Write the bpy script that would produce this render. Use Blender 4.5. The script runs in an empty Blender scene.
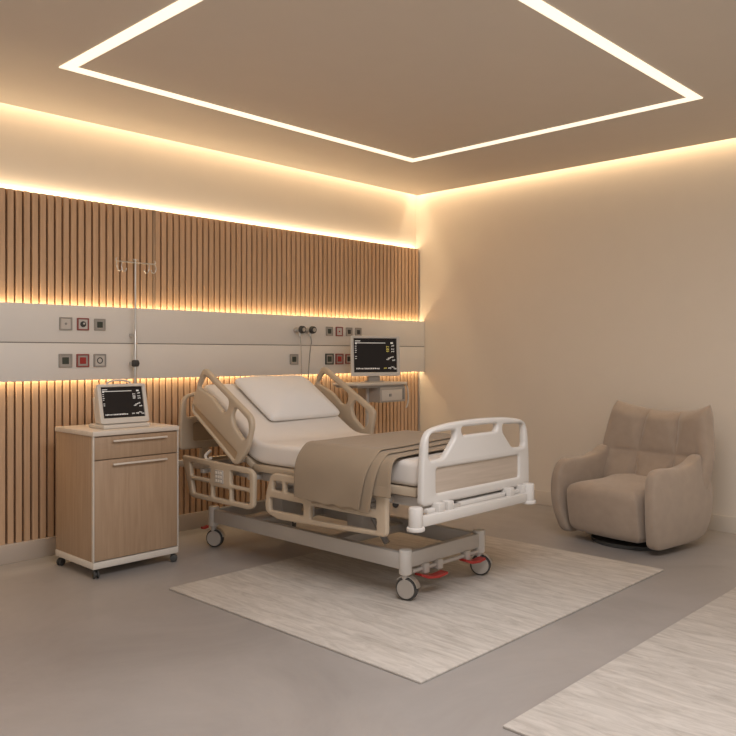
import bpy, bmesh, math, random
from mathutils import Vector, Matrix, noise
random.seed(4)
R = math.radians
S = bpy.context.scene
C = S.collection

# ------------------------------------------------------------------ camera, world, exposure
cam_d = bpy.data.cameras.new('camera'); cam = bpy.data.objects.new('camera', cam_d); C.objects.link(cam)
cam_d.sensor_width = 36; cam_d.lens = 36 * 793 / 736; cam_d.shift_y = -14 / 736
cam.location = (0, 0, 1.35); cam.rotation_euler = (R(90), 0, R(-46.2))
cam_d.clip_start = .05
S.camera = cam
S.view_settings.view_transform = 'Standard'; S.view_settings.look = 'None'
S.view_settings.exposure = 0; S.view_settings.gamma = 1; S.view_settings.use_curve_mapping = False
w = bpy.data.worlds.new('world'); S.world = w; w.use_nodes = True
w.node_tree.nodes['Background'].inputs[0].default_value = (1.0, .93, .86, 1)
w.node_tree.nodes['Background'].inputs[1].default_value = .70

XR, YL, ZC = 6.2, 5.265, 2.945        # right wall, left wall, ceiling underside
X0, Y0 = -2.6, -2.6

# ------------------------------------------------------------------ hidden strip lights (coves, slat edges, panel edges)
LED_COL = (1, .78, .47)
def strip_light(name, cx, cy, cz, L, Wd, power, direction, along, col=LED_COL):
    d = bpy.data.lights.new(name, 'AREA'); d.shape = 'RECTANGLE'; d.size = L; d.size_y = Wd
    d.energy = power; d.color = col
    o = bpy.data.objects.new(name, d); C.objects.link(o)
    z = -Vector(direction).normalized(); x = Vector(along).normalized(); y = z.cross(x)
    m = Matrix((x, y, z)).transposed().to_4x4(); m.translation = (cx, cy, cz)
    o.matrix_world = m
SX0 = .8; SL = XR - .02 - SX0; SC = (XR - .02 + SX0) / 2
strip_light('cove_strip_light', (XR - .05 + X0) / 2, YL - .045, ZC + .125, XR - .05 - X0, .035, 24, (0, .08, -1), (1, 0, 0), (1, .78, .52))
strip_light('cove_strip_light', XR - .045, (YL - .05 + Y0) / 2, ZC + .125, YL - .05 - Y0, .035, 25, (.08, 0, -1), (0, 1, 0), (1, .78, .52))
strip_light('slat_top_strip_light', SC, 5.243, 2.421, SL, .016, 6.5, (0, .25, 1), (1, 0, 0), (1, .78, .52))
strip_light('panel_top_strip_light', SC, 5.192, 1.655, SL, .012, 10, (0, .45, 1), (1, 0, 0))
strip_light('panel_bottom_strip_light', SC, 5.192, 1.195, SL, .012, 7.5, (0, .45, -1), (1, 0, 0))

strip_light('foreground_fill_light', 1.95, .95, ZC - .005, 2.1, 1.7, 94, (0, 0, -1), (1, 0, 0), (.98, .97, 1.0))   # unseen fill light, added to brighten the foreground floor, rugs and armchair

# ------------------------------------------------------------------ materials
def nodes_mat(name):
    m = bpy.data.materials.new(name); m.use_nodes = True
    return m, m.node_tree, m.node_tree.nodes['Principled BSDF']
def plain(name, col, rough=.5, metal=0, var=.06, scale=6, bump=0, bscale=200, stretch=(1, 1, 1), coat=0, sheen=0):
    m, t, b = nodes_mat(name)
    b.inputs['Roughness'].default_value = rough; b.inputs['Metallic'].default_value = metal
    if coat: b.inputs['Coat Weight'].default_value = coat
    if sheen:
        b.inputs['Sheen Weight'].default_value = sheen; b.inputs['Sheen Roughness'].default_value = .5
    tc = t.nodes.new('ShaderNodeTexCoord'); mp = t.nodes.new('ShaderNodeMapping')
    mp.inputs['Scale'].default_value = stretch
    t.links.new(tc.outputs['Object'], mp.inputs[0])
    n = t.nodes.new('ShaderNodeTexNoise'); n.inputs['Scale'].default_value = scale; n.inputs['Detail'].default_value = 5
    t.links.new(mp.outputs[0], n.inputs['Vector'])
    mx = t.nodes.new('ShaderNodeMix'); mx.data_type = 'RGBA'
    mx.inputs[6].default_value = tuple(c * (1 - var) for c in col) + (1,)
    mx.inputs[7].default_value = tuple(min(1, c * (1 + var)) for c in col) + (1,)
    t.links.new(n.outputs[0], mx.inputs[0]); t.links.new(mx.outputs[2], b.inputs['Base Color'])
    if bump:
        n2 = t.nodes.new('ShaderNodeTexNoise'); n2.inputs['Scale'].default_value = bscale; n2.inputs['Detail'].default_value = 3
        t.links.new(mp.outputs[0], n2.inputs['Vector'])
        bp = t.nodes.new('ShaderNodeBump'); bp.inputs['Strength'].default_value = bump; bp.inputs['Distance'].default_value = .004
        t.links.new(n2.outputs[0], bp.inputs['Height']); t.links.new(bp.outputs[0], b.inputs['Normal'])
    return m
def emit(name, col, s):
    m, t, b = nodes_mat(name)
    b.inputs['Base Color'].default_value = (*col, 1); b.inputs['Emission Color'].default_value = (*col, 1)
    b.inputs['Emission Strength'].default_value = s
    return m
def wood(name, c1, c2, axis='z', rough=.5):
    m, t, b = nodes_mat(name)
    b.inputs['Roughness'].default_value = rough
    tc = t.nodes.new('ShaderNodeTexCoord'); mp = t.nodes.new('ShaderNodeMapping')
    mp.inputs['Scale'].default_value = {'z': (22, 22, 1.2), 'x': (1.2, 22, 22), 'y': (22, 1.2, 22)}[axis]
    t.links.new(tc.outputs['Object'], mp.inputs[0])
    n = t.nodes.new('ShaderNodeTexNoise'); n.inputs['Scale'].default_value = 2.2; n.inputs['Detail'].default_value = 6
    n.inputs['Roughness'].default_value = .6; n.inputs['Distortion'].default_value = .4
    t.links.new(mp.outputs[0], n.inputs['Vector'])
    r = t.nodes.new('ShaderNodeValToRGB'); r.color_ramp.elements[0].position = .3; r.color_ramp.elements[1].position = .72
    r.color_ramp.elements[0].color = (*c1, 1); r.color_ramp.elements[1].color = (*c2, 1)
    t.links.new(n.outputs[0], r.inputs[0]); t.links.new(r.outputs[0], b.inputs['Base Color'])
    bp = t.nodes.new('ShaderNodeBump'); bp.inputs['Strength'].default_value = .15; bp.inputs['Distance'].default_value = .001
    t.links.new(n.outputs[0], bp.inputs['Height']); t.links.new(bp.outputs[0], b.inputs['Normal'])
    return m
M = {}
M['wall'] = plain('wall_paint', (.79, .70, .585), .85, var=.02, bump=.05)
M['ceil'] = plain('ceiling_paint', (.77, .68, .575), .9, var=.02)
M['cove'] = plain('cove_paint', (.7, .62, .52), .9, var=.02)
M['base'] = plain('baseboard_paint', (.50, .42, .35), .5, var=.02)
M['skirt'] = plain('skirting_paint', (.68, .60, .50), .85, var=.02)
M['panel'] = plain('headwall_laminate', (.79, .745, .69), .45, var=.02)
M['seam'] = plain('panel_seam', (.28, .25, .22), .6)
M['slat'] = wood('oak_slat', (.55, .345, .20), (.68, .45, .285), 'z')
M['slatback'] = plain('slat_backing', (.16, .085, .045), .8)
M['cab'] = wood('light_oak_veneer', (.36, .235, .145), (.45, .31, .20), 'z', .45)
M['cabtop'] = wood('pale_oak_top', (.62, .53, .44), (.72, .64, .55), 'x', .4)
M['white'] = plain('warm_white_plastic', (.66, .60, .53), .4, var=.02)
M['bed'] = plain('bed_plastic', (.62, .585, .545), .38, var=.02)
M['rail'] = plain('rail_plastic', (.51, .41, .30), .4, var=.02)  # darker, warmer tan: warm light from the slat wall put into the colour
M['railin'] = plain('rail_inlay', (.42, .30, .19), .45, var=.06)
M['bedwood'] = wood('bed_inlay_wood', (.42, .34, .27), (.52, .43, .35), 'x', .4)
M['frame'] = plain('frame_metal', (.50, .46, .42), .4, metal=.15, var=.02)
M['steel'] = plain('brushed_steel', (.6, .58, .55), .3, metal=.9, var=.03)
M['dark'] = plain('dark_rubber', (.05, .048, .045), .6)
M['grey'] = plain('mid_grey_plastic', (.30, .28, .26), .5)
M['hub'] = plain('wheel_cover', (.42, .38, .34), .45, var=.03)
M['red'] = plain('red_plastic', (.36, .026, .02), .4)
M['redp'] = plain('red_frame_plastic', (.30, .075, .06), .5)
M['sheet'] = plain('white_sheet', (.74, .68, .62), .85, var=.02, bump=.12, bscale=25)
M['pillow'] = plain('pillow_cotton', (.78, .75, .72), .85, var=.02, bump=.15, bscale=18)
M['blanket'] = plain('taupe_blanket', (.30, .225, .15), .9, var=.06, bump=.3, bscale=420, sheen=.2)
M['chair'] = plain('beige_chenille', (.38, .295, .225), .95, var=.13, scale=14, bump=.5, bscale=350, sheen=.35)
M['screen'] = plain('screen_glass', (.022, .018, .017), .35, var=.02); M['screen'].node_tree.nodes['Principled BSDF'].inputs['Specular IOR Level'].default_value = .2
M['uiw'] = emit('screen_white_marks', (.75, .72, .68), .25)
M['uiy'] = emit('screen_yellow_marks', (.65, .55, .12), .25)
M['green'] = plain('dark_green_socket', (.045, .055, .04), .5)
M['socket'] = plain('socket_white', (.62, .57, .52), .4)
M['socketgrey'] = plain('socket_grey', (.36, .33, .29), .45)
M['led'] = emit('warm_led_diffuser', (1, .86, .66), 1.15)

# floor: polished concrete
m, t, b = nodes_mat('polished_concrete'); M['floor'] = m
tc = t.nodes.new('ShaderNodeTexCoord')
n = t.nodes.new('ShaderNodeTexNoise'); n.inputs['Scale'].default_value = 1.1; n.inputs['Detail'].default_value = 10; n.inputs['Roughness'].default_value = .68; n.inputs['Distortion'].default_value = .7
t.links.new(tc.outputs['Object'], n.inputs['Vector'])
r = t.nodes.new('ShaderNodeValToRGB'); r.color_ramp.elements[0].position = .3; r.color_ramp.elements[1].position = .75
r.color_ramp.elements[0].color = (.295, .268, .250, 1); r.color_ramp.elements[1].color = (.395, .364, .342, 1)
t.links.new(n.outputs[0], r.inputs[0]); t.links.new(r.outputs[0], b.inputs['Base Color'])
n2 = t.nodes.new('ShaderNodeTexNoise'); n2.inputs['Scale'].default_value = 5; n2.inputs['Detail'].default_value = 4
t.links.new(tc.outputs['Object'], n2.inputs['Vector'])
mr = t.nodes.new('ShaderNodeMapRange'); mr.inputs['To Min'].default_value = .26; mr.inputs['To Max'].default_value = .40
t.links.new(n2.outputs[0], mr.inputs[0]); t.links.new(mr.outputs[0], b.inputs['Roughness'])
# rug: streaky woven wool
m, t, b = nodes_mat('streaked_rug'); M['rug'] = m
b.inputs['Roughness'].default_value = .95
tc = t.nodes.new('ShaderNodeTexCoord'); mp = t.nodes.new('ShaderNodeMapping'); mp.inputs['Scale'].default_value = (13, 2.4, 1); mp.inputs['Rotation'].default_value = (0, 0, R(4))
t.links.new(tc.outputs['Object'], mp.inputs[0])
n = t.nodes.new('ShaderNodeTexNoise'); n.inputs['Scale'].default_value = 1.6; n.inputs['Detail'].default_value = 9; n.inputs['Roughness'].default_value = .7; n.inputs['Distortion'].default_value = 1.0
t.links.new(mp.outputs[0], n.inputs['Vector'])
r = t.nodes.new('ShaderNodeValToRGB'); r.color_ramp.elements[0].position = .28; r.color_ramp.elements[1].position = .62
r.color_ramp.elements[0].color = (.36, .32, .28, 1); r.color_ramp.elements[1].color = (.555, .51, .46, 1)
t.links.new(n.outputs[0], r.inputs[0]); t.links.new(r.outputs[0], b.inputs['Base Color'])
bp = t.nodes.new('ShaderNodeBump'); bp.inputs['Strength'].default_value = .5; bp.inputs['Distance'].default_value = .006
t.links.new(n.outputs[0], bp.inputs['Height']); t.links.new(bp.outputs[0], b.inputs['Normal'])

# ------------------------------------------------------------------ helpers
def root_of(o):
    while o.parent: o = o.parent
    return o
def thing(name, label, cat, loc=(0, 0, 0), rot=(0, 0, 0), group=None):
    o = bpy.data.objects.new(name, None); C.objects.link(o)
    o.location = loc; o.rotation_euler = rot; o.empty_display_size = .1
    o['label'] = label; o['category'] = cat
    if group: o['group'] = group
    return o
def tag(o, label, cat, group=None):
    o['label'] = label; o['category'] = cat
    if group: o['group'] = group
    return o
def mk(name, bm, mat, parent=None, local=False, label=None, sharp=38, origin=None):
    """link bm as one mesh object; vertices are in world space unless local"""
    bmesh.ops.recalc_face_normals(bm, faces=bm.faces)
    off = None
    if parent is not None and not local: off = root_of(parent).location
    elif origin is not None: off = Vector(origin)
    if off is not None: bmesh.ops.translate(bm, verts=bm.verts, vec=-Vector(off))
    me = bpy.data.meshes.new(name); bm.to_mesh(me); bm.free()
    me.materials.append(M[mat]); me.shade_smooth(); me.set_sharp_from_angle(angle=R(sharp))
    o = bpy.data.objects.new(name, me); C.objects.link(o)
    if parent is not None: o.parent = parent
    elif origin is not None: o.location = origin
    if label: o['label'] = label
    return o
def struct(name, bm, mat):
    o = mk(name, bm, mat); o['kind'] = 'structure'; return o
def BM(): return bmesh.new()
def box(bm, x0, x1, y0, y1, z0, z1, bev=0, seg=2, mat=None):
    t = bmesh.new(); bmesh.ops.create_cube(t, size=1)
    for v in t.verts:
        v.co = Vector(((x0 + x1) / 2 + v.co.x * (x1 - x0), (y0 + y1) / 2 + v.co.y * (y1 - y0), (z0 + z1) / 2 + v.co.z * (z1 - z0)))
    if bev: bmesh.ops.bevel(t, geom=t.edges[:], offset=bev, segments=seg, affect='EDGES', profile=.5)
    if mat is not None: t.transform(mat)
    me = bpy.data.meshes.new('tmp'); t.to_mesh(me); t.free(); bm.from_mesh(me); bpy.data.meshes.remove(me)
    return bm
def cyl(bm, a, b_, r0, r1=None, n=20, bev=0):
    a, b_ = Vector(a), Vector(b_); r1 = r0 if r1 is None else r1
    d = b_ - a; t = bmesh.new()
    bmesh.ops.create_cone(t, cap_ends=True, segments=n, radius1=r0, radius2=r1, depth=d.length)
    if bev: bmesh.ops.bevel(t, geom=[e for e in t.edges if abs(e.verts[0].co.z - e.verts[1].co.z) < 1e-6], offset=bev, segments=2, affect='EDGES', profile=.5)
    t.transform(Matrix.Translation((a + b_) / 2) @ d.to_track_quat('Z', 'Y').to_matrix().to_4x4())
    me = bpy.data.meshes.new('tmp'); t.to_mesh(me); t.free(); bm.from_mesh(me); bpy.data.meshes.remove(me)
    return bm
def tube(bm, pts, r, n=10, closed=False):
    pts = [Vector(p) for p in pts]; rings = []; N = len(pts); up = None
    for i, p in enumerate(pts):
        if closed: d = pts[(i + 1) % N] - pts[i - 1]
        else: d = pts[min(i + 1, N - 1)] - pts[max(i - 1, 0)]
        d.normalize()
        if up is None: up = Vector((0, 0, 1)) if abs(d.z) < .9 else Vector((1, 0, 0))
        s = d.cross(up).normalized(); up = s.cross(d).normalized()
        rr = r[i] if isinstance(r, (list, tuple)) else r
        rings.append([bm.verts.new(p + (s * math.cos(2 * math.pi * k / n) + up * math.sin(2 * math.pi * k / n)) * rr) for k in range(n)])
    for i in range(N if closed else N - 1):
        a, b_ = rings[i], rings[(i + 1) % N]
        for k in range(n): bm.faces.new((a[k], a[(k + 1) % n], b_[(k + 1) % n], b_[k]))
    if not closed: bm.faces.new(rings[0]); bm.faces.new(rings[-1])
    return bm
def spline(pts, n=8, closed=False):
    P = [Vector(p) for p in pts]; out = []; N = len(P)
    for i in range(N if closed else N - 1):
        if closed: p0, p1, p2, p3 = P[i - 1], P[i], P[(i + 1) % N], P[(i + 2) % N]
        else: p0, p1, p2, p3 = P[max(i - 1, 0)], P[i], P[i + 1], P[min(i + 2, N - 1)]
        for k in range(n):
            t = k / n
            out.append(.5 * ((2 * p1) + (p2 - p0) * t + (2 * p0 - 5 * p1 + 4 * p2 - p3) * t * t + (3 * p1 - p0 - 3 * p2 + p3) * t ** 3))
    if not closed: out.append(P[-1].copy())
    return out
def rpoly(pts, r, n=6):
    out = []; N = len(pts)
    for i, p in enumerate(pts):
        rr = r[i] if isinstance(r, (list, tuple)) else r
        p = Vector(p); a = Vector(pts[i - 1]) - p; b_ = Vector(pts[(i + 1) % N]) - p
        ra = min(rr, a.length * .48, b_.length * .48)
        a = p + a.normalized() * ra; b_ = p + b_.normalized() * ra
        for k in range(n + 1):
            t = k / n; out.append((1 - t) ** 2 * a + 2 * t * (1 - t) * p + t * t * b_)
    return out
def plate(bm, outer, holes, thick, bev, mapm, loc_w=0):
    """flat shape with holes, extruded to a real thickness with rounded edges; mapm: 4x4 (u,v,w)->space"""
    cu = bpy.data.curves.new('tmp', 'CURVE'); cu.dimensions = '2D'; cu.fill_mode = 'BOTH'
    for pl in [outer] + list(holes):
        sp = cu.splines.new('POLY'); sp.points.add(len(pl) - 1); sp.use_cyclic_u = True
        for i, p in enumerate(pl): sp.points[i].co = (p[0], p[1], 0, 1)
    cu.extrude = max(thick / 2 - bev, 0); cu.bevel_depth = bev; cu.bevel_resolution = 3; cu.offset = -bev
    o = bpy.data.objects.new('tmp', cu); C.objects.link(o)
    dg = bpy.context.evaluated_depsgraph_get(); dg.update()
    me = bpy.data.meshes.new_from_object(o.evaluated_get(dg), depsgraph=dg)
    t = bmesh.new(); t.from_mesh(me); bmesh.ops.remove_doubles(t, verts=t.verts, dist=1e-5)
    t.transform(mapm @ Matrix.Translation((0, 0, loc_w)))
    me2 = bpy.data.meshes.new('t2'); t.to_mesh(me2); t.free(); bm.from_mesh(me2)
    bpy.data.objects.remove(o); bpy.data.curves.remove(cu); bpy.data.meshes.remove(me); bpy.data.meshes.remove(me2)
    return bm
def map_yz(x): return Matrix(((0, 0, 1, x), (1, 0, 0, 0), (0, 1, 0, 0), (0, 0, 0, 1)))       # u=y v=z w=x
def map_xz(y): return Matrix(((1, 0, 0, 0), (0, 0, 1, y), (0, 1, 0, 0), (0, 0, 0, 1)))       # u=x v=z w=y
def puffy(bm, outline, T, mapf, e=.55, K=10):
    """closed cushion whose flat outline swells to half thickness T on both sides"""
    N = len(outline); cx = sum(p[0] for p in outline) / N; cy = sum(p[1] for p in outline) / N
    rings = []
    for side in (1, -1):
        rs = []
        for k in range(K):
            th = math.pi / 2 * k / K
            s = math.cos(th) ** e; o_ = math.sin(th) ** e * T * side
            if side == -1 and k == 0: rs.append(rings[0][0]); continue
            rs.append([bm.verts.new(mapf(cx + (p[0] - cx) * s, cy + (p[1] - cy) * s, o_)) for p in outline])
        rings.append(rs)
        for k in range(K - 1):
            for i in range(N): bm.faces.new((rs[k][i], rs[k][(i + 1) % N], rs[k + 1][(i + 1) % N], rs[k + 1][i]))
        c = bm.verts.new(mapf(cx, cy, T * side))
        for i in range(N): bm.faces.new((rs[-1][i], rs[-1][(i + 1) % N], c))
    return bm
def dup(root, loc, label=None, rotz=None):
    r_ = root.copy(); C.objects.link(r_); r_.location = loc
    if rotz is not None: r_.rotation_euler.z = rotz
    if label: r_['label'] = label
    for ch in list(root.children):
        c = ch.copy(); C.objects.link(c); c.parent = r_
        for g in ch.children:
            d = g.copy(); C.objects.link(d); d.parent = c
    return r_

# ------------------------------------------------------------------ the room
struct('floor', box(BM(), X0, XR + .12, Y0, YL + .12, -.1, 0), 'floor')
struct('wall_left', box(BM(), X0, XR, YL, YL + .12, 0, 3.2), 'wall')
struct('wall_right', box(BM(), XR, XR + .12, Y0, YL + .12, 0, 3.2), 'wall')
struct('ceiling', box(BM(), X0, XR - .10, Y0, YL - .10, ZC, ZC + .05), 'ceil')
b_ = BM(); box(b_, X0, XR + .12, YL - .5, YL + .12, 3.2, 3.25); box(b_, XR - .5, XR + .12, Y0, YL - .5, 3.2, 3.25)
box(b_, X0, XR - .42, YL - .5, YL - .42, ZC + .05, 3.2); box(b_, XR - .5, XR - .42, Y0, YL - .5, ZC + .05, 3.2)
struct('ceiling_cove', b_, 'cove')
struct('baseboard_left', box(BM(), X0, XR, YL - .065, YL, 0, .125, .003), 'base')
struct('baseboard_right', box(BM(), XR - .007, XR, Y0, YL - .065, 0, .125, .003), 'skirt')

# slatted wood panels
def slat_panel(label, x0, x1, z0, z1):
    t = thing('slatted_wood_panel', label, 'wall panel', ((x0 + x1) / 2, YL, z0), group='slatted oak wall panels')
    mk('backing_board', box(BM(), x0, x1, YL - .028, YL - .001, z0, z1), 'slatback', t)
    b = BM(); p = .0532; i = 0
    while True:
        x = x0 + i * p
        if x + .038 > x1 + .002: break
        box(b, x, x + .0385, YL - .055, YL - .028, z0, z1, .002, 1); i += 1
    s = mk('slats', b, 'slat', t)
    return t
XS = 3.144
slat_panel('upper slatted oak wall panel above white headwall, left of the thin pale joint', XS - 44 * .0532 , XS, 1.66, 2.417)
slat_panel('upper slatted oak wall panel above white headwall, from the thin joint to the right corner', XS + .012, XR, 1.66, 2.417)
slat_panel('lower slatted oak wall panel running behind the cabinet and hospital bed', XS - 44 * .0532, XR, .125, 1.20)
o = mk('panel_joint_strip', box(BM(), XS - .012, XS + .008, YL - .057, YL - .03, 1.66, 2.417), 'cab'); o['kind'] = 'structure'; o.name = 'trim_1'

# white headwall service panel: two boards over a carrier
t = thing('headwall_panel', 'long white horizontal medical headwall panel between the slatted wood bands', 'wall panel', (4.0, YL, 1.17))
PX0, PF = .8, 5.150
mk('upper_board', box(BM(), PX0, XR - .001, PF, PF + .022, 1.428, 1.68, .003), 'panel', t)
mk('lower_board', box(BM(), PX0, XR - .001, PF, PF + .022, 1.172, 1.422, .003), 'panel', t)
b = BM(); box(b, PX0, XR - .001, PF + .006, 5.182, 1.24, 1.61)
for i in range(12): box(b, PX0 + .2 + i * .46, PX0 + .25 + i * .46, 5.18, 5.209, 1.24, 1.61)
mk('mounting_rail', b, 'seam', t)

# ceiling line light
t = thing('ceiling_line_light', 'large rectangular glowing line light set into the ceiling', 'ceiling light', (3.5, 3.1, ZC))
a0, a1, c0, c1, wd = 1.99, 5.00, 1.91, 4.285, .068
b = BM()
for (x0, x1, y0, y1) in ((a0, a1, c1 - wd, c1), (a0, a1, c0, c0 + wd), (a0, a0 + wd, c0 + wd, c1 - wd), (a1 - wd, a1, c0 + wd, c1 - wd)):
    box(b, x0, x1, y0, y1, ZC - .006, ZC + .001)
mk('diffuser', b, 'led', t)

# ------------------------------------------------------------------ rugs
def rug(label, x0, x1, y0, y1):
    b = box(BM(), x0, x1, y0, y1, 0, .011, .004, 2)
    o = mk('rug', b, 'rug', origin=((x0 + x1) / 2, (y0 + y1) / 2, 0)); return tag(o, label, 'rug', 'cream streaked rugs')
rug('cream streaked rectangular rug lying under the foot end of the hospital bed', 2.487, 4.835, 2.085, 3.968)
rug('second cream streaked rug in the near right foreground, cut off by the frame', 2.40, 5.05, -.4, 1.63)

# ------------------------------------------------------------------ bedside cabinet
cx0, cx1, cy0, cy1 = 2.28, 2.868, 4.46, 4.965
cab = thing('bedside_cabinet', 'light oak bedside cabinet on casters with one drawer and one door', 'cabinet', (2.574, 4.71, 0))
b = BM(); box(b, cx0 + .004, cx1 - .004, cy0 + .022, cy1 - .004, .10, .855, .002); mk('body', b, 'cab', cab)
mk('cabinet_top', box(BM(), cx0 - .004, cx1 + .006, cy0 - .006, cy1, .855, .885, .006), 'cabtop', cab, label='pale oak top')
mk('plinth', box(BM(), cx0, cx1 + .002, cy0 - .002, cy1, .058, .10, .006), 'white', cab, label='off-white plinth')
for x_a, x_b in ((cx0 + .001, cx0 + .008), (cx1 - .006, cx1 + .001)): mk('edge_trim', box(BM(), x_a, x_b, cy0 - .002, cy0 + .02, .10, .855, .001), 'white', cab, label='pale edge trim')
def bar_handle(par, z):
    b = BM(); box(b, cx0 + .12, cx1 - .095, cy0 - .028, cy0 - .016, z - .006, z + .006, .003)
    for x in (cx0 + .16, cx1 - .14): box(b, x - .006, x + .006, cy0 - .02, cy0 + .004, z - .004, z + .004)
    mk('handle', b, 'cabtop', par, label='thin pale bar handle')
dr = mk('drawer', box(BM(), cx0 + .010, cx1 - .008, cy0, cy0 + .024, .714, .848, .003), 'cab', cab); bar_handle(dr, .822)
do = mk('door', box(BM(), cx0 + .010, cx1 - .008, cy0, cy0 + .024, .106, .708, .003), 'cab', cab); bar_handle(do, .680)
def small_caster(par, x, y, r, top, yaw):
    b = BM(); d = Vector((math.cos(yaw), math.sin(yaw), 0)); a = Vector((-d.y, d.x, 0))
    c = Vector((x, y, r)) + d * .012
    for s in (-1, 1): cyl(b, c + a * s * .006, c + a * s * .017, r, n=20, bev=.004)
    cyl(b, c - a * .007, c + a * .007, r * .5, n=12); cyl(b, (x, y, r * .8), (x, y, top), .008, n=10); cyl(b, (x, y, top - .006), (x, y, top), .018, n=14)
    mk('caster', b, 'dark', par, label='small black caster')
for x, y, yaw in ((cx0 + .03, cy0 + .03, 4.5), (cx1 - .03, cy0 + .03, -.6), (cx0 + .03, cy1 - .04, 3.4), (cx1 - .03, cy1 - .04, 1.2)):
    small_caster(cab, x, y, .024, .06, yaw)

# ------------------------------------------------------------------ patient monitors (local: front faces -y, screen centre over origin)
def screen_ui(par, w_, h_, y, cz, yellow=True):
    def marks(mat, rects, nm):
        b = BM()
        for (u0, u1, v0, v1) in rects: box(b, (u0 - .5) * w_, (u1 - .5) * w_, y - .0008, y + .0005, cz + (v0 - .5) * h_, cz + (v1 - .5) * h_)
        return b
    rr = random.Random(7); W, Y = [], []
    W.append((.05, .74, .855, .875)); W.append((.04, .16, .91, .935)); W.append((.86, .92, .84, .89)); W.append((.04, .08, .83, .88))
    for k, v in enumerate((.76, .70, .64, .58, .46, .40)): W.append((.035, .035 + .03 + .02 * rr.random(), v, v + .018))
    x = .06
    while x < .60:
        wd_ = rr.uniform(.012, .035); W.append((x, x + wd_, .09 + rr.uniform(0, .008), .135 - rr.uniform(0, .01))); x += wd_ + .014
    for (u, v, y_) in ((.76, .74, 1), (.76, .66, 1), (.76, .60, 1), (.88, .76, 0), (.88, .67, 0), (.88, .60, 0), (.76, .36, 0), (.80, .40, 0), (.90, .34, 0), (.86, .43, 0), (.80, .10, 0), (.88, .13, 0), (.93, .09, 0), (.70, .11, 1)):
        for k in range(3):
            q = u + k * .024; (Y if y_ and yellow else W).append((q, q + .014, v + rr.uniform(-.01, .01), v + .035 + rr.uniform(-.01, .015)))
    o = mk('readouts', marks('uiw', W, 'w'), 'uiw', par, local=True, label='white readout marks')
    if yellow: mk('yellow_readouts', marks('uiy', Y, 'y'), 'uiy', par, local=True, label='small yellow readout marks')

# portable monitor on the cabinet
pm = thing('patient_monitor', 'small white portable patient monitor with carry handle on the bedside cabinet', 'medical monitor', (2.553, 4.60, .8852), (0, 0, R(0)))
tilt = Matrix.Translation((0, 0, .022)) @ Matrix.Rotation(R(-13), 4, 'X')
W_, H_ = .335, .252
b = BM(); plate(b, rpoly([(-W_ / 2, 0), (W_ / 2, 0), (W_ / 2, H_), (-W_ / 2, H_)], .018), [rpoly([(-.143, .036), (.143, .036), (.143, .233), (-.143, .233)], .004, 3)], .022, .005, tilt @ map_xz(-.03))
mk('bezel', b, 'white', pm, local=True)
b = BM(); box(b, -.15, .15, -.018, .055, .006, H_ - .006, .02, 3, tilt); box(b, -.145, .145, .04, .085, .02, H_ - .06, .012, 3, tilt); mk('housing', b, 'white', pm, local=True)
b = BM(); box(b, -.16, .16, -.058, .14, 0, .026, .008, 3); mk('foot', b, 'white', pm, local=True)
b = BM(); tube(b, [tilt @ Vector(p) for p in spline([(-.085, -.005, H_ - .006), (-.075, -.005, H_ + .016), (-.03, -.005, H_ + .028), (.03, -.005, H_ + .028), (.075, -.005, H_ + .016), (.085, -.005, H_ - .006)], 6)], .006, 10)
mk('carry_handle', b, 'white', pm, local=True)
b = BM(); box(b, -.143, .143, -.028, -.018, .036, .233, 0, 1, tilt); sc = mk('screen', b, 'screen', pm, local=True, label='dark screen with readouts')
for ch in [0]:
    screen_ui(sc, .286, .197, -.0285, .1345, False)
    for c_ in sc.children: c_.data.transform(tilt)

# monitor on the mobile stand beyond the bed
SX, SY = 5.12, 4.86
st = thing('monitor_stand', 'white mobile monitor stand with tray and drawer box behind the bed', 'equipment stand', (SX, SY, 0))
b = BM(); cyl(b, (SX - .06, SY, .10), (SX - .06, SY, 1.06), .019, n=18); mk('pole', b, 'frame', st)
b = BM(); cyl(b, (SX - .06, SY, .085), (SX - .06, SY, .125), .05, .035, n=20)
ends = []
for k in range(5):
    a = k * 2 * math.pi / 5 + .3; e_ = (SX - .06 + .24 * math.cos(a), SY + .24 * math.sin(a), .082); ends.append((e_, a))
    tube(b, [(SX - .06, SY, .105), ((SX - .06 + e_[0]) / 2, (SY + e_[1]) / 2, .1), e_], [.022, .018, .014], 10)
mk('star_base', b, 'white', st)
for e_, a in ends: small_caster(st, e_[0], e_[1], .028, .08, a)
mk('tray', box(BM(), SX - .36, SX + .29, SY - .17, SY + .14, 1.075, 1.10, .010, 3), 'white', st)
b = BM(); box(b, SX - .06, SX + .275, SY - .155, SY + .12, .925, 1.060, .006); box(b, SX - .33, SX + .27, SY - .14, SY + .12, 1.058, 1.077); dx = mk('drawer_box', b, 'hub', st)
b = BM(); box(b, SX - .04, SX + .225, SY - .160, SY - .150, .94, 1.035, .004); mk('drawer_front', b, 'white', dx)
mk('latch', box(BM(), SX + .05, SX + .08, SY - .166, SY - .158, .975, 1.000, .002), 'grey', dx); mk('side_latch', box(BM(), SX + .236, SX + .252, SY - .166, SY - .15, .945, 1.045, .002), 'grey', dx)
b = BM(); tube(b, spline([(SX + .28, SY - .12, 1.085), (SX + .31, SY - .14, 1.06), (SX + .32, SY - .15, .97), (SX + .31, SY - .15, .90), (SX + .29, SY - .15, .865)], 6), .007, 8); mk('hanging_cable', b, 'white', st)

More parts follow.
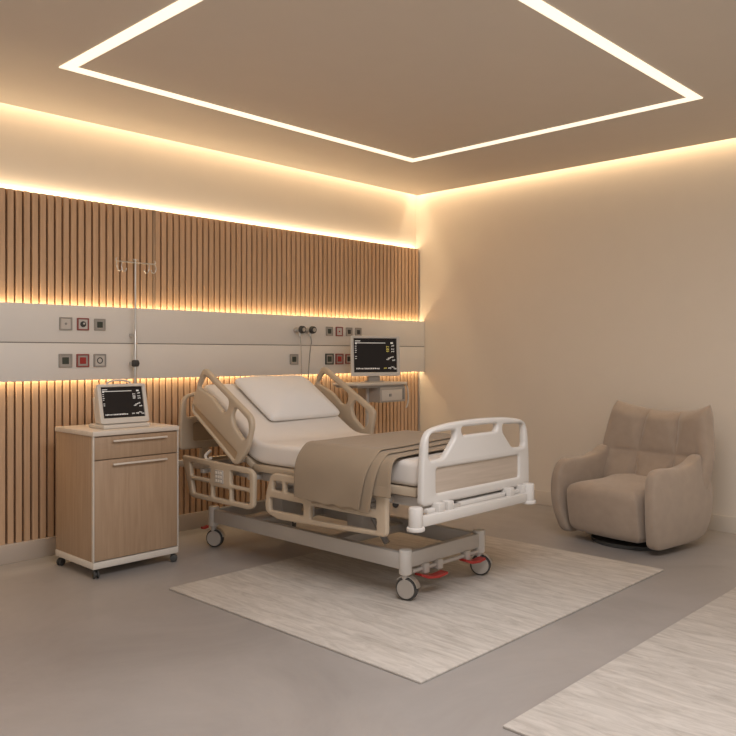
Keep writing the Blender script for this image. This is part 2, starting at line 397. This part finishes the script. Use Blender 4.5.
mo = thing('patient_monitor', 'large white flat patient monitor on the mobile stand by the right corner', 'medical monitor', (SX + .01, SY - .02, 1.1005), (0, 0, R(-24)))
W_, H_ = .47, .358
tilt = Matrix.Translation((0, 0, .052)) @ Matrix.Rotation(R(-3), 4, 'X')
b = BM(); plate(b, rpoly([(-W_ / 2, 0), (W_ / 2, 0), (W_ / 2, H_), (-W_ / 2, H_)], .018), [rpoly([(-.207, .034), (.207, .034), (.207, .335), (-.207, .335)], .004, 3)], .022, .005, tilt @ map_xz(-.03))
mk('bezel', b, 'bed', mo, local=True)
b = BM(); box(b, -.205, .205, -.018, .025, .012, H_ - .012, .012, 3, tilt); box(b, -.12, .12, .02, .05, .04, H_ - .06, .01, 3, tilt); mk('housing', b, 'bed', mo, local=True)
b = BM(); box(b, -.207, .207, -.028, -.017, .034, .335, 0, 1, tilt); sc = mk('screen', b, 'screen', mo, local=True, label='dark screen with readouts')
screen_ui(sc, .414, .301, -.0285, .1845)
for c_ in sc.children: c_.data.transform(tilt)
b = BM(); box(b, -.055, .055, -.005, .035, .008, .085, .008, 3); cyl(b, (0, .01, 0), (0, .01, .012), .09, .08, n=28); mk('neck', b, 'hub', mo, local=True)

# ------------------------------------------------------------------ sockets and outlets on the headwall
def outlet(label, x, z, s, outer, mid, insert, style):
    y = PF
    t = thing('wall_outlet', label, 'wall outlet', (x, y, z), group='square outlets on the headwall panel')
    h = s / 2
    b = BM(); plate(b, rpoly([(x - h, z - h), (x + h, z - h), (x + h, z + h), (x - h, z + h)], .004, 3), [rpoly([(x - h * .78, z - h * .78), (x + h * .78, z - h * .78), (x + h * .78, z + h * .78), (x - h * .78, z + h * .78)], .002, 2)], .012, .002, map_xz(y - .006))
    mk('frame', b, outer, t)
    mk('plate', box(BM(), x - h * .80, x + h * .80, y - .007, y, z - h * .80, z + h * .80), mid, t)
    b = BM()
    if style == 'square': box(b, x - h * .5, x + h * .5, y - .0105, y - .006, z - h * .5, z + h * .5, .002, 1)
    elif style == 'round': cyl(b, (x, y - .013, z), (x, y - .006, z), h * .48, n=24, bev=.001)
    elif style == 'dot': cyl(b, (x, y - .010, z), (x, y - .006, z), h * .18, n=16)
    elif style == 'ring': tube(b, [(x + h * .42 * math.cos(a), y - .008, z + h * .42 * math.sin(a)) for a in [2 * math.pi * k / 20 for k in range(20)]], .0035, 8, True)
    elif style == 'bars':
        for k in (-1, 0, 1): box(b, x + k * h * .33 - h * .1, x + k * h * .33 + h * .1, y - .0105, y - .006, z - h * .5, z + h * .5)
    mk('socket_insert', b, insert, t)
    if style == 'round':
        b = BM(); cyl(b, (x + .004, y - .016, z + .004), (x + .004, y - .012, z + .004), h * .16, n=14); mk('pin', b, 'socket', t)
    return t
ZU, ZL_ = 1.553, 1.305
outlet('pale outlet with a central dot, leftmost of the upper left three', 2.436, ZU, .088, 'socketgrey', 'socket', 'grey', 'dot')
outlet('red framed outlet with round black socket, middle of the upper left three', 2.557, ZU, .084, 'redp', 'socket', 'dark', 'round')
outlet('grey outlet with small dark square, rightmost of the upper left three', 2.680, ZU, .082, 'socketgrey', 'hub', 'green', 'square')
outlet('grey outlet with dark green square, leftmost of the lower left three', 2.434, ZL_, .092, 'socketgrey', 'hub', 'green', 'square')
outlet('outlet with solid red square, middle of the lower left three above the cabinet', 2.556, ZL_, .090, 'redp', 'hub', 'red', 'square')
outlet('grey framed outlet with round ring, rightmost of the lower left three', 2.680, ZL_, .090, 'grey', 'socket', 'dark', 'ring')
outlet('dark square outlet in grey frame, leftmost of the upper four right of the gas regulators', 4.868, ZU, .082, 'socketgrey', 'hub', 'green', 'square')
outlet('red outlet with white middle, second of the upper four right of the gas regulators', 4.990, ZU, .084, 'redp', 'socket', 'red', 'dot')
outlet('dark square outlet in pale frame, third of the upper four right of the gas regulators', 5.115, ZU, .078, 'socketgrey', 'hub', 'dark', 'square')
outlet('dark square outlet in pale frame, last of the upper four, nearest the right corner', 5.235, ZU, .078, 'socketgrey', 'hub', 'dark', 'square')
outlet('dark square outlet alone below the gas regulators', 4.453, ZL_, .09, 'socketgrey', 'hub', 'green', 'square')
outlet('large dark green square outlet left of the solid red one below the upper four', 4.868, ZL_, .098, 'green', 'hub', 'green', 'square')
outlet('outlet with solid red square left of the large monitor', 4.992, ZL_, .096, 'redp', 'hub', 'red', 'square')
outlet('reddish outlet with small dark socket, half hidden by the large monitor', 5.113, ZL_, .088, 'redp', 'socket', 'dark', 'square')

def regulator(x, label):
    t = thing('gas_regulator', label, 'gas regulator', (x, PF, ZU), group='gas regulators with cords')
    b = BM(); cyl(b, (x, PF - .02, ZU), (x, PF + .002, ZU), .026, n=24, bev=.003); mk('wall_flange', b, 'steel', t)
    b = BM(); cyl(b, (x, PF - .075, ZU), (x, PF - .018, ZU), .018, n=20, bev=.003); cyl(b, (x, PF - .055, ZU), (x, PF - .055, ZU - .05), .010, n=14); mk('valve_body', b, 'steel', t)
    b = BM(); cyl(b, (x, PF - .105, ZU + .004), (x, PF - .07, ZU + .004), .030, .034, n=24, bev=.005); k = mk('dial', b, 'dark', t)
    b = BM(); cyl(b, (x, PF - .109, ZU + .004), (x, PF - .104, ZU + .004), .017, n=20); mk('dial_face', b, 'steel', k)
    return t
ra = regulator(4.475, 'left one of two round gas regulators on the headwall panel')
rb = regulator(4.595, 'right one of two round gas regulators on the headwall panel')
b = BM(); tube(b, spline([(4.475, PF - .055, ZU - .045), (4.480, PF - .06, ZU - .10), (4.495, PF - .05, 1.35), (4.50, PF - .05, 1.10), (4.49, PF - .06, .86)], 8), .0035, 8); mk('hose', b, 'hub', ra)
b = BM(); tube(b, spline([(4.595, PF - .055, ZU - .045), (4.603, PF - .06, ZU - .10), (4.60, PF - .05, 1.40), (4.58, PF - .05, 1.22), (4.56, PF - .06, 1.05), (4.565, PF - .06, .86)], 8), .0045, 8); mk('hose', b, 'grey', rb)
b = BM(); tube(b, spline([(4.49, PF - .04, ZU), (4.515, PF - .04, ZU - .012), (4.545, PF - .04, ZU - .010), (4.557, PF - .04, ZU - .004)], 5), .005, 8); mk('link_pipe', b, 'steel', ra)

# ------------------------------------------------------------------ wall mounted drip pole
PXX, PY = 2.918, 5.085
dp = thing('drip_pole', 'thin steel drip pole with hooked crossbar fixed to the headwall panel', 'drip stand', (PXX, PY, .95))
b = BM(); cyl(b, (PXX, PY, .95), (PXX, PY, 1.52), .011, n=16, bev=.002); cyl(b, (PXX, PY, 1.5), (PXX, PY, 2.02), .007, n=12); mk('pole', b, 'steel', dp)
b = BM(); cyl(b, (PXX, PY, 1.260), (PXX, PY, 1.308), .026, n=24, bev=.011); cyl(b, (PXX, PY - .03, 1.285), (PXX, PY, 1.285), .018, .014, n=18, bev=.004); mk('clamp_knob', b, 'dark', dp, label='black clamp knob')
for z in (1.27, 1.47): mk('bracket', box(BM(), PXX - .012, PXX + .012, PY - .005, PF, z, z + .025, .003), 'steel', dp)
b = BM(); tube(b, [(PXX - .145, PY, 1.998), (PXX + .155, PY, 1.998)], .005, 8)
for s, x in ((-1, PXX - .145), (1, PXX + .155)):
    for q in (0, 1):
        x_ = x - s * q * .045; yy = PY - .012 + q * .02
        tube(b, spline([(x_, PY, 1.998), (x_ + s * .004, yy, 1.965), (x_ - s * .008, yy, 1.935), (x_ - s * .028, yy, 1.935), (x_ - s * .036, yy, 1.955)], 5), .0036, 8)
    tube(b, spline([(x, PY, 1.996), (x + s * .006, PY, 2.012), (x - s * .004, PY, 2.022)], 4), .0036, 8)
tube(b, [(PXX - .02, PY, 2.018), (PXX + .02, PY, 2.018)], .006, 8); mk('hook_bar', b, 'steel', dp)

# ------------------------------------------------------------------ hospital bed
BX = 3.6
bed = thing('hospital_bed', 'adjustable hospital bed with beige side rails and raised backrest, head against the slatted wall', 'hospital bed', (BX, 3.7, 0))
XL, XRR = 3.262, 3.938
# base frame
b = BM()
for x in (XL, XRR): box(b, x - .022, x + .022, 2.86, 4.62, .175, .265, .005)
for y in (2.845, 4.625): box(b, XL, XRR, y - .022, y + .022, .185, .268, .005)
for y in (3.48, 4.25): box(b, XL, XRR, y - .05, y + .05, .19, .24, .004)
mk('base_frame', b, 'frame', bed)
for x in (XL, XRR):
    for y in (2.845, 4.625): mk('corner_post', cyl(BM(), (x, y, .150), (x, y, .285), .036, n=24, bev=.006), 'bed', bed)
# lift columns
for y in (3.48, 4.25):
    b = BM(); box(b, BX - .09, BX + .09, y - .07, y + .07, .235, .42, .008); box(b, BX - .072, BX + .072, y - .055, y + .055, .40, .56, .006); mk('lift_column', b, 'frame', bed)
# upper frame under the platform
b = BM()
for x in (3.20, 4.0): box(b, x - .02, x + .02, 2.60, 4.76, .545, .595, .005)
for y in (2.64, 3.15, 3.7, 4.25, 4.72): box(b, 3.2, 4.0, y - .02, y + .02, .55, .59, .004)
mk('upper_frame', b, 'frame', bed)
# platform (flat + raised)
YH, ZH, TH = 4.03, .655, R(31.4)
b = BM(); box(b, 3.135, 4.065, 2.665, 4.02, .605, .650, .008)
mk('platform', b, 'rail', bed)
br = Matrix.Translation((0, YH, .628)) @ Matrix.Rotation(TH, 4, 'X')
b = BM(); box(b, 3.145, 4.055, .01, .76, -.022, .018, .008, 2, br)
mk('backrest_section', b, 'rail', bed)
for x in (3.45, 3.75): mk('backrest_strut', tube(BM(), [(x, 4.30, .60), (x, 4.45, .86)], .014, 10), 'steel', bed)
b = BM(); cyl(b, (3.18, 4.03, .632), (4.02, 4.03, .632), .02, n=16); mk('hinge_bar', b, 'steel', bed)
# footboard
def fmir(pts): return [(2 * BX - p[0], p[1]) for p in pts][::-1]
out = [(3.088, .575), (3.088, .72), (3.112, .905), (3.150, .955), (3.215, .975), (3.4, .989)]
FO = rpoly([(3.088, .572), (3.090, .75), (3.112, .955), (3.30, .985), (3.60, .996), (3.90, .985), (4.088, .955), (4.110, .75), (4.112, .572)], [.03, .2, .085, .2, .3, .2, .085, .2, .03], 7)
hL = rpoly([(3.150, .940), (3.375, .948), (3.375, .905), (3.275, .806), (3.143, .800)], [.03, .03, .04, .03, .03], 5)
hR = fmir(hL)
hC = rpoly([(3.425, .957), (3.775, .957), (3.765, .912), (3.435, .912)], .022, 5)
wi = rpoly([(3.205, .757), (3.995, .757), (3.995, .628), (3.205, .628)], .016, 4)
def endboard(name, y, dz, hole_wood, yface):
    def sh(P): return [(3.088 + (p[0] - 3.088) * .973, p[1] + dz) for p in P]
    b = BM(); plate(b, sh(FO), [sh(hL), sh(hC), sh(hR), sh(wi)], .042, .014, map_xz(y))
    e = mk(name, b, 'bed' if name == 'footboard' else 'rail', bed)
    b = BM(); plate(b, sh(rpoly([(3.19, .77), (4.01, .77), (4.01, .615), (3.19, .615)], .01, 3)), [], .018, .003, map_xz(y))
    mk('wood_inlay', b, 'bedwood' if name == 'footboard' else 'railin', e, label='wood-look inlay')
    return e
fb = endboard('footboard', 2.600, 0, 1, -1)
hb = endboard('headboard', 4.800, .105, 1, -1)
for x in (3.3, 3.9): mk('headboard_bracket', box(BM(), x - .03, x + .03, 4.78, 4.82, .55, .70, .006), 'rail', bed)
# foot bumper bar + rollers
b = BM(); box(b, 3.00, 4.00, 2.530, 2.570, .486, .540, .008)
for x in (3.20, 3.275, 3.84, 3.98): box(b, x - .025, x + .025, 2.54, 2.60, .530, .585, .004)
box(b, 3.12, 4.08, 2.57, 2.62, .535, .56, .004)
mk('bumper_bar', b, 'bed', bed)
for x in (2.995, 4.012):
    b = BM(); cyl(b, (x, 2.545, .490), (x, 2.545, .592), .036, n=28, bev=.008); cyl(b, (x, 2.545, .474), (x, 2.545, .494), .046, n=28, bev=.005)
    mk('bumper_roller', b, 'bed', bed)
for x in (3.35, 3.85): mk('crank_housing', box(BM(), x - .035, x + .035, 2.56, 2.72, .50, .56, .006), 'frame', bed)
# head bumper
b = BM(); box(b, 3.10, 4.10, 4.825, 4.86, .55, .60, .008); mk('head_bumper', b, 'rail', bed)
# casters
def bed_caster(x, y, yaw, pedal):
    d = Vector((math.cos(yaw), math.sin(yaw), 0)); a = Vector((-d.y, d.x, 0)); r = .062
    c = Vector((x, y, r + .0115 if y < 4 else r + .0005)) + d * .010
    b = BM(); cyl(b, (x, y, c.z + .03), (x, y, .165), .022, n=18); tube(b, [c + a * 0 + Vector((0, 0, 0)), (x, y, c.z + .05)], .012, 10)
    k = mk('caster', b, 'frame', bed)
    b = BM(); cyl(b, c - a * .021, c + a * .021, r, n=36, bev=.009); mk('tyre', b, 'dark', k, label='dark rubber tyre')
    b = BM()
    for s in (-1, 1): cyl(b, c + a * s * .018, c + a * s * .026, r * .86, r * .80, n=32) if s > 0 else cyl(b, c + a * s * .026, c + a * s * .018, r * .80, r * .86, n=32)
    mk('wheel_cover', b, 'hub', k, label='grey beige wheel cover')
    b = BM(); arc = [c + d * (r + .006) * math.cos(q) + Vector((0, 0, 1)) * (r + .006) * math.sin(q) for q in [R(10 + 16 * i) for i in range(9)]]
    vs = []
    for p in arc:
        n_ = (p - c).normalized()
        vs.append([b.verts.new(p - a * .02 + n_ * 0), b.verts.new(p - a * .02 + n_ * .004), b.verts.new(p + a * .02 + n_ * .004), b.verts.new(p + a * .02)])
    for i in range(len(vs) - 1):
        for j in range(4): b.faces.new((vs[i][j], vs[i][(j + 1) % 4], vs[i + 1][(j + 1) % 4], vs[i + 1][j]))
    b.faces.new(vs[0]); b.faces.new(vs[-1])
    mk('fender', b, 'steel', k, label='shiny curved fender')
for x, y, yaw in ((XL, 2.845, R(-75)), (XRR, 2.845, R(-62)), (XL, 4.625, R(-60)), (XRR, 4.625, R(-80))):
    bed_caster(x, y, yaw, 1)
def pedal(pts, w0):
    b = BM(); vs = []
    for (x, y, z) in pts: vs.append([b.verts.new((x, y - w0, z)), b.verts.new((x, y + w0, z)), b.verts.new((x, y + w0, z - .014)), b.verts.new((x, y - w0, z - .014))])
    for i in range(len(vs) - 1):
        for j in range(4): b.faces.new((vs[i][j], vs[i][(j + 1) % 4], vs[i + 1][(j + 1) % 4], vs[i + 1][j]))
    b.faces.new(vs[0]); b.faces.new(vs[-1]); mk('brake_pedal', b, 'red', bed, label='red brake pedal')
pedal([(3.34, 2.82, .145), (3.38, 2.80, .128), (3.45, 2.785, .122), (3.52, 2.78, .130)], .026)
pedal([(3.74, 2.82, .150), (3.78, 2.80, .132), (3.84, 2.79, .130), (3.89, 2.785, .138)], .024)
pedal([(3.235, 4.66, .15), (3.21, 4.665, .142), (3.195, 4.67, .142)], .014)
b = BM(); tube(b, [(3.30, 2.83, .160), (3.90, 2.83, .160)], .012, 10)
for x in (3.40, 3.52, 3.78): box(b, x - .022, x + .022, 2.805, 2.85, .135, .19, .004)
mk('pedal_shaft', b, 'frame', bed)

# upper head rails
UR = rpoly([(4.470, 1.262), (3.945, .960), (3.920, .925), (3.965, .710), (4.115, .628), (4.615, .955), (4.600, 1.03), (4.520, 1.20)], [.05, .03, .03, .07, .05, .05, .06, .06], 6)
URL = rpoly([(4.470, 1.262), (3.960, .962), (3.942, .905), (3.998, .735), (4.115, .628), (4.615, .955), (4.600, 1.03), (4.520, 1.20)], [.05, .05, .05, .1, .05, .05, .06, .06], 6)
U1 = rpoly([(4.462, 1.212), (4.185, 1.052), (4.205, .980), (4.260, .970), (4.365, 1.060), (4.535, 1.125)], [.03, .03, .03, .05, .05, .02], 5)
U2 = rpoly([(4.118, 1.013), (3.985, .930), (3.982, .845), (4.035, .802), (4.140, .885), (4.160, .960)], [.03, .03, .03, .02, .04, .03], 5)
US = rpoly([(4.590, 1.005), (4.100, .722), (4.130, .672), (4.592, .968)], .012, 3)
def upper_rail(x, sgn):
    b = BM(); plate(b, URL if sgn > 0 else UR, [U1, U2, US], .036, .012, map_yz(x)); k = mk('head_side_rail', b, 'rail', bed, label='tilted beige head-end side rail')
    b = BM(); plate(b, rpoly([(4.605, 1.015), (4.090, .725), (4.125, .662), (4.605, .962)], .01, 3), [], .014, .003, map_yz(x)); mk('rail_inlay', b, 'railin', k, label='brown recessed strip')
    b = BM(); box(b, min(x, x + sgn * .05), max(x, x + sgn * .05), 4.10, 4.16, .655, .72, .006); mk('rail_bracket', b, 'grey', k)
upper_rail(3.085, 1)
# right rail: same shape, seen over the pillow
upper_rail(4.170, -1)
b = BM(); tube(b, spline([(3.13, 4.47, .70), (3.10, 4.49, .665), (3.10, 4.46, .635), (3.10, 4.43, .655)], 5), .011, 10); mk('rail_hook', b, 'white', bed)

# lowered control rail (head side)
LO = rpoly([(4.735, .652), (3.975, .632), (3.928, .600), (3.934, .390), (3.985, .372), (4.630, .372)], [.03, .06, .05, .05, .06, .04], 6)
LH = [rpoly(q, .014, 4) for q in ([(4.635, .610), (4.395, .604), (4.395, .520), (4.62, .520)], [(4.175, .600), (3.975, .592), (3.975, .505), (4.175, .508)],
      [(4.615, .495), (4.395, .492), (4.395, .405), (4.595, .405)], [(4.370, .478), (4.190, .476), (4.190, .405), (4.370, .405)], [(4.165, .484), (3.975, .482), (3.975, .407), (4.165, .405)])]
def low_rail(x):
    b = BM(); plate(b, LO, LH, .032, .010, map_yz(x)); k = mk('control_side_rail', b, 'rail', bed)
    return k
k = low_rail(3.085)
s_ = -1
b = BM(); box(b, 3.062, 3.072, 4.245, 4.335, .505, .592, .004); kp = mk('keypad', b, 'hub', k, label='grey keypad')
b = BM()
for iy in range(3):
    for iz in range(3): box(b, 3.059, 3.063, 4.255 + iy * .026, 4.272 + iy * .026, .513 + iz * .026, .530 + iz * .026, .001, 1)
mk('keys', b, 'white', kp)
low_rail(4.125)
# foot side rails
FOo = rpoly([(3.765, .628), (2.812, .628), (2.812, .385), (3.70, .352), (3.822, .385), (3.818, .48)], [.05, .05, .03, .05, .05, .08], 6)
FH = [rpoly(q, .013, 4) for q in ([(3.742, .582), (3.660, .582), (3.660, .525), (3.752, .525)], [(3.632, .582), (3.545, .582), (3.545, .525), (3.632, .525)], [(3.515, .582), (2.89, .582), (2.89, .525), (3.515, .525)],
      [(3.775, .478), (3.470, .476), (3.470, .405), (3.775, .400)], [(3.410, .474), (2.885, .475), (2.885, .408), (3.410, .395)])]
for x in (3.085, 4.125):
    b = BM(); plate(b, FOo, FH, .032, .010, map_yz(x)); k = mk('foot_side_rail', b, 'rail', bed)
    xi = 3.12 if x < BX else 4.08
    for y in (2.86, 3.44): mk('rail_arm', box(BM(), min(x, xi), max(x, xi), y - .02, y + .02, .40, .60, .006), 'frame', k)
for x0, x1 in ((3.09, 3.20), (4.0, 4.12)):
    for y in (2.88, 3.44, 4.0, 4.52): mk('rail_mount', box(BM(), x0, x1, y - .02, y + .02, .545 if y > 4.5 else .555, .575 if y > 4.5 else .585, .004), 'frame', bed)
b = BM(); box(b, 3.40, 3.80, 3.35, 3.95, .44, .53, .012); mk('motor_box', b, 'grey', bed)
mk('actuator', tube(BM(), [(3.50, 3.20, .22), (3.50, 3.40, .47)], .02, 12), 'grey', bed); mk('actuator', tube(BM(), [(3.70, 4.20, .30), (3.70, 3.90, .48)], .02, 12), 'grey', bed)

# ------------------------------------------------------------------ mattress: bent slab with rounded edges
def mattress():
    b = BM(); T = .135; L1 = 4.03 - 2.665; L2 = .735; prof = []
    N = 60
    def mid(s):
        y1 = L1
        rb = .12
        if s < y1 - rb: return Vector((2.665 + s, 0)), 0
        if s > y1 + rb:
            return Vector((4.03 + (s - y1) * math.cos(TH), (s - y1) * math.sin(TH))), TH
        q = (s - (y1 - rb)) / (2 * rb); a = TH * q
        p0 = Vector((4.03 - rb, 0)); p1 = Vector((4.03, 0)); p2 = Vector((4.03 + rb * math.cos(TH), rb * math.sin(TH)))
        return (1 - q) ** 2 * p0 + 2 * q * (1 - q) * p1 + q * q * p2, a
    hw = .452; rings = []
    x_prof = rpoly([(-hw, .0), (hw, .0), (hw, T), (-hw, T)], .035, 6)
    ext = [0, .006, .02, .04]
    tot = L1 + L2
    ss = [0, .004, .015, .035] + [.035 + (tot - .07) * i / N for i in range(1, N)] + [tot - .035, tot - .015, tot - .004, tot]
    for s in ss:
        p, a = mid(s); e = min(s, tot - s); k = 1 if e >= .035 else math.sqrt(max(0, 1 - ((.035 - e) / .035) ** 2))
        ins = .035 * (1 - k)
        ring = []
        for (u, v) in x_prof:
            uu = u * (hw - ins) / hw; vv = T / 2 + (v - T / 2) * (T / 2 - ins) / (T / 2)
            q = Vector((-math.sin(a), math.cos(a))) * vv
            ring.append(b.verts.new((BX + uu, p.x + q.x, .654 + p.y + q.y)))
        rings.append(ring)
    n = len(x_prof)
    for i in range(len(rings) - 1):
        for j in range(n): b.faces.new((rings[i][j], rings[i][(j + 1) % n], rings[i + 1][(j + 1) % n], rings[i + 1][j]))
    b.faces.new(rings[0]); b.faces.new(rings[-1]); return b
mt = mk('mattress', mattress(), 'sheet', origin=(BX, 3.7, .655), sharp=60)
tag(mt, 'white sheeted mattress bent up at the head end on the hospital bed', 'mattress')

# ------------------------------------------------------------------ pillow
pl = BM()
hw, hh = .335, .24
ol = [Vector((hw * (abs(math.cos(a)) ** .24) * (1 if math.cos(a) > 0 else -1) * (1 + .05 * abs(math.sin(2 * a)) ** 3), hh * (abs(math.sin(a)) ** .24) * (1 if math.sin(a) > 0 else -1) * (1 + .05 * abs(math.sin(2 * a)) ** 3))) for a in [2 * math.pi * i / 72 for i in range(72)]]
def pf(u, v, w_):
    q = noise.noise(Vector((u * 6, v * 6, 1.7))) * .010 + noise.noise(Vector((u * 14, v * 9, 4.1))) * .004
    e_ = (1 - min(1, abs(u) / hw) ** 3) * (1 - min(1, abs(v) / hh) ** 3)
    ww = w_ * (.45 + .55 * e_) if w_ > 0 else w_ * .35
    return Vector((u, v, ww + q * (1 if w_ > 0 else .2)))
puffy(pl, ol, .115, pf, .7, 14)
po = mk('pillow', pl, 'pillow', None, sharp=75)
nrm = Vector((0, -math.sin(TH), math.cos(TH)))
pc = Vector((3.70, 4.365, .79 + (4.365 - 4.03) * math.tan(TH))) + nrm * .050
po.location = pc; po.rotation_euler = (TH + R(1.5), 0, R(2))
tag(po, 'white pillow leaning on the raised backrest of the hospital bed', 'pillow')

# ------------------------------------------------------------------ folded blanket
def blanket():
    b = BM()
    def layer(off, ya_f, yb_f, zb, lift):
        path = [(3.050 - off, zb), (3.047 - off, .60), (3.050 - off, .70), (3.066 - off * .7, .772), (3.105, .802 + lift), (3.18, .806 + lift)]
        path += [(3.18 + (4.02 - 3.18) * i / 10, .806 + lift) for i in range(1, 11)]
        path += [(4.085, .79 + lift), (4.10, .765), (4.104, .70), (4.106, .665)]
        P = spline(path, 4); NV = 40; top, bot = [], []
        for i, p in enumerate(P):
            s = max(0, min(1, (p.x - 3.08) / .95)); hang = max(0, (.80 - p.y)) if p.x < 3.6 else 0
            ya, yb = ya_f(s, hang), yb_f(s, hang); r1, r2 = [], []
            d = (P[min(i + 1, len(P) - 1)] - P[max(i - 1, 0)]).normalized(); nx, nz = -d.y, d.x
            for j in range(NV + 1):
                q = j / NV; y = ya + (yb - ya) * q
                wv = noise.noise(Vector((y * 7, hang * 5, 3 + lift * 90))) * .010 * min(1, hang * 5) - .008 * math.sin(q * 9) * min(1, hang * 3.4) ** 2
                wt = noise.noise(Vector((p.x * 5, y * 6, 8))) * .004
                ed = min(q, 1 - q) * NV; th = .006 * (1 if ed > .9 else .35)
                cx, cz = p.x + nx * wv, p.y + nz * (abs(wv) * .2 + abs(wt))
                if hang > .26: cz += noise.noise(Vector((y * 16, 0, 9))) * .012
                r1.append(b.verts.new((cx + nx * th, y, cz + nz * th))); r2.append(b.verts.new((cx - nx * th * .6, y, cz - nz * th * .6)))
            top.append(r1); bot.append(r2)
        n = len(P)
        for i in range(n - 1):
            for j in range(NV):
                b.faces.new((top[i][j], top[i][j + 1], top[i + 1][j + 1], top[i + 1][j])); b.faces.new((bot[i][j], bot[i + 1][j], bot[i + 1][j + 1], bot[i][j + 1]))
            b.faces.new((top[i][0], top[i + 1][0], bot[i + 1][0], bot[i][0])); b.faces.new((top[i][NV], bot[i][NV], bot[i + 1][NV], top[i + 1][NV]))
        for j in range(NV):
            for i in (0, n - 1): b.faces.new((top[i][j], bot[i][j], bot[i][j + 1], top[i][j + 1]))
    layer(.000, lambda s, h: 2.765 + .10 * s - .02 * h, lambda s, h: 3.30, .655, 0)
    layer(.014, lambda s, h: 2.83 + .13 * s + .25 * h, lambda s, h: 3.36, .505, .013)
    layer(.029, lambda s, h: 2.885 + .16 * s + .30 * h, lambda s, h: 3.475 + .04 * s + .07 * h, .520, .026)
    return b
bl = mk('blanket', blanket(), 'blanket', origin=(3.58, 3.1, .8), sharp=70)
tag(bl, 'taupe folded blanket draped across the foot half of the hospital bed', 'blanket')

# ------------------------------------------------------------------ armchair (local: front +x, left/right y)
ch = thing('armchair', 'beige tufted upholstered swivel armchair by the right wall', 'armchair', (5.46, 2.585, 0), (0, 0, R(171.5)))
b = BM(); cyl(b, (0, 0, 0), (0, 0, .028), .29, n=48, bev=.005); cyl(b, (0, 0, .025), (0, 0, .075), .10, n=24); mk('swivel_base', b, 'dark', ch, local=True, label='low round black swivel base')
# seat
b = BM()
so = spline([(-.28, -.285), (.05, -.300), (.355, -.298), (.402, -.24), (.418, 0), (.402, .24), (.355, .298), (.05, .300), (-.28, .285), (-.30, 0)], 7, True)
def seatf(u, v, w_):
    z = .245 + w_
    k = (z - .06) / .37
    uu = u + (.0 if u < 0 else (-.055 * (1 - k) ** 1.5 * u / .4))
    if w_ > 0: z += .012 * math.cos(min(1.5, abs(v) * 4)) - (.03 * (max(0, -u) / .3) * -1)
    return Vector((uu, v, z))
puffy(b, so, .185, seatf, .34, 12); mk('seat', b, 'chair', ch, local=True, sharp=80)
# arms
ao = spline([(.30, .05), (.365, .14), (.40, .30), (.395, .46), (.345, .560), (.25, .583), (.10, .578), (-.05, .600), (-.17, .648), (-.24, .625), (-.29, .54), (-.325, .40), (-.325, .22), (-.28, .09), (-.15, .05), (.1, .045)], 5, True)
for s in (-1, 1):
    b = BM()
    def armf(u, z, w_, s=s):
        bow = .045 * math.sin(max(0, min(1, z / .6)) * math.pi) - .02 * (u / .4) ** 2
        lean = .03 * (z / .6)
        return Vector((u, s * (.352 + bow * .8 + lean) + w_, z))
    puffy(b, ao, .056, armf, .42, 12); mk('arm', b, 'chair', ch, local=True, sharp=80)
# back
b = BM(); NU, NT = 96, 80
def backpt(s, t, f):
    wdt = .385 + .075 * math.sin(min(1, t / .75) * math.pi * .62) - .065 * max(0, t - .5) * 2 * (max(0, t - .5) * 2)
    z = .20 + t * .725 + (.065 * abs(s) ** 2.4) * max(0, (t - .55) / .45)
    u0 = -.20 - .21 * t ** 1.1
    wing = .11 * abs(s) ** 2.2 * (.30 + .70 * t)
    edge = (1 - abs(s) ** 6) ** .5 * (1 - max(0, (t - .9) / .1) ** 2 * .98) ** .5
    th = .085 * edge + .004
    if f > 0:
        g1 = min(abs(s - .34), abs(s + .34)) / .34; g2 = min(1, abs(t - .58) / .42)
        f1 = min(1, abs(math.sin(min(1, g1) * math.pi / 2))) ** .55; f2 = g2 ** .45
        f2 = f2 + (1 - f2) * max(0, (abs(s) - .75) / .25)
        u = u0 + wing + th - .03 * edge + .055 * edge * (min(f1, f2) * .6 + f1 * f2 * .4) * 1.35
    else: u = u0 + wing * .9 - th * .85
    return Vector((u, s * wdt * .97 + .028 + .010 * t, z))
F = [[b.verts.new(backpt(-1 + 2 * i / NU, j / NT, 1)) for j in range(NT + 1)] for i in range(NU + 1)]
B = [[b.verts.new(backpt(-1 + 2 * i / NU, j / NT, -1)) for j in range(NT + 1)] for i in range(NU + 1)]
for i in range(NU):
    for j in range(NT):
        b.faces.new((F[i][j], F[i + 1][j], F[i + 1][j + 1], F[i][j + 1])); b.faces.new((B[i][j], B[i][j + 1], B[i + 1][j + 1], B[i + 1][j]))
    b.faces.new((F[i][0], B[i][0], B[i + 1][0], F[i + 1][0])); b.faces.new((F[i][NT], F[i + 1][NT], B[i + 1][NT], B[i][NT]))
for j in range(NT):
    b.faces.new((F[0][j], F[0][j + 1], B[0][j + 1], B[0][j])); b.faces.new((F[NU][j], B[NU][j], B[NU][j + 1], F[NU][j + 1]))
mk('backrest', b, 'chair', ch, local=True, sharp=80, label='tufted backrest with raised corners')
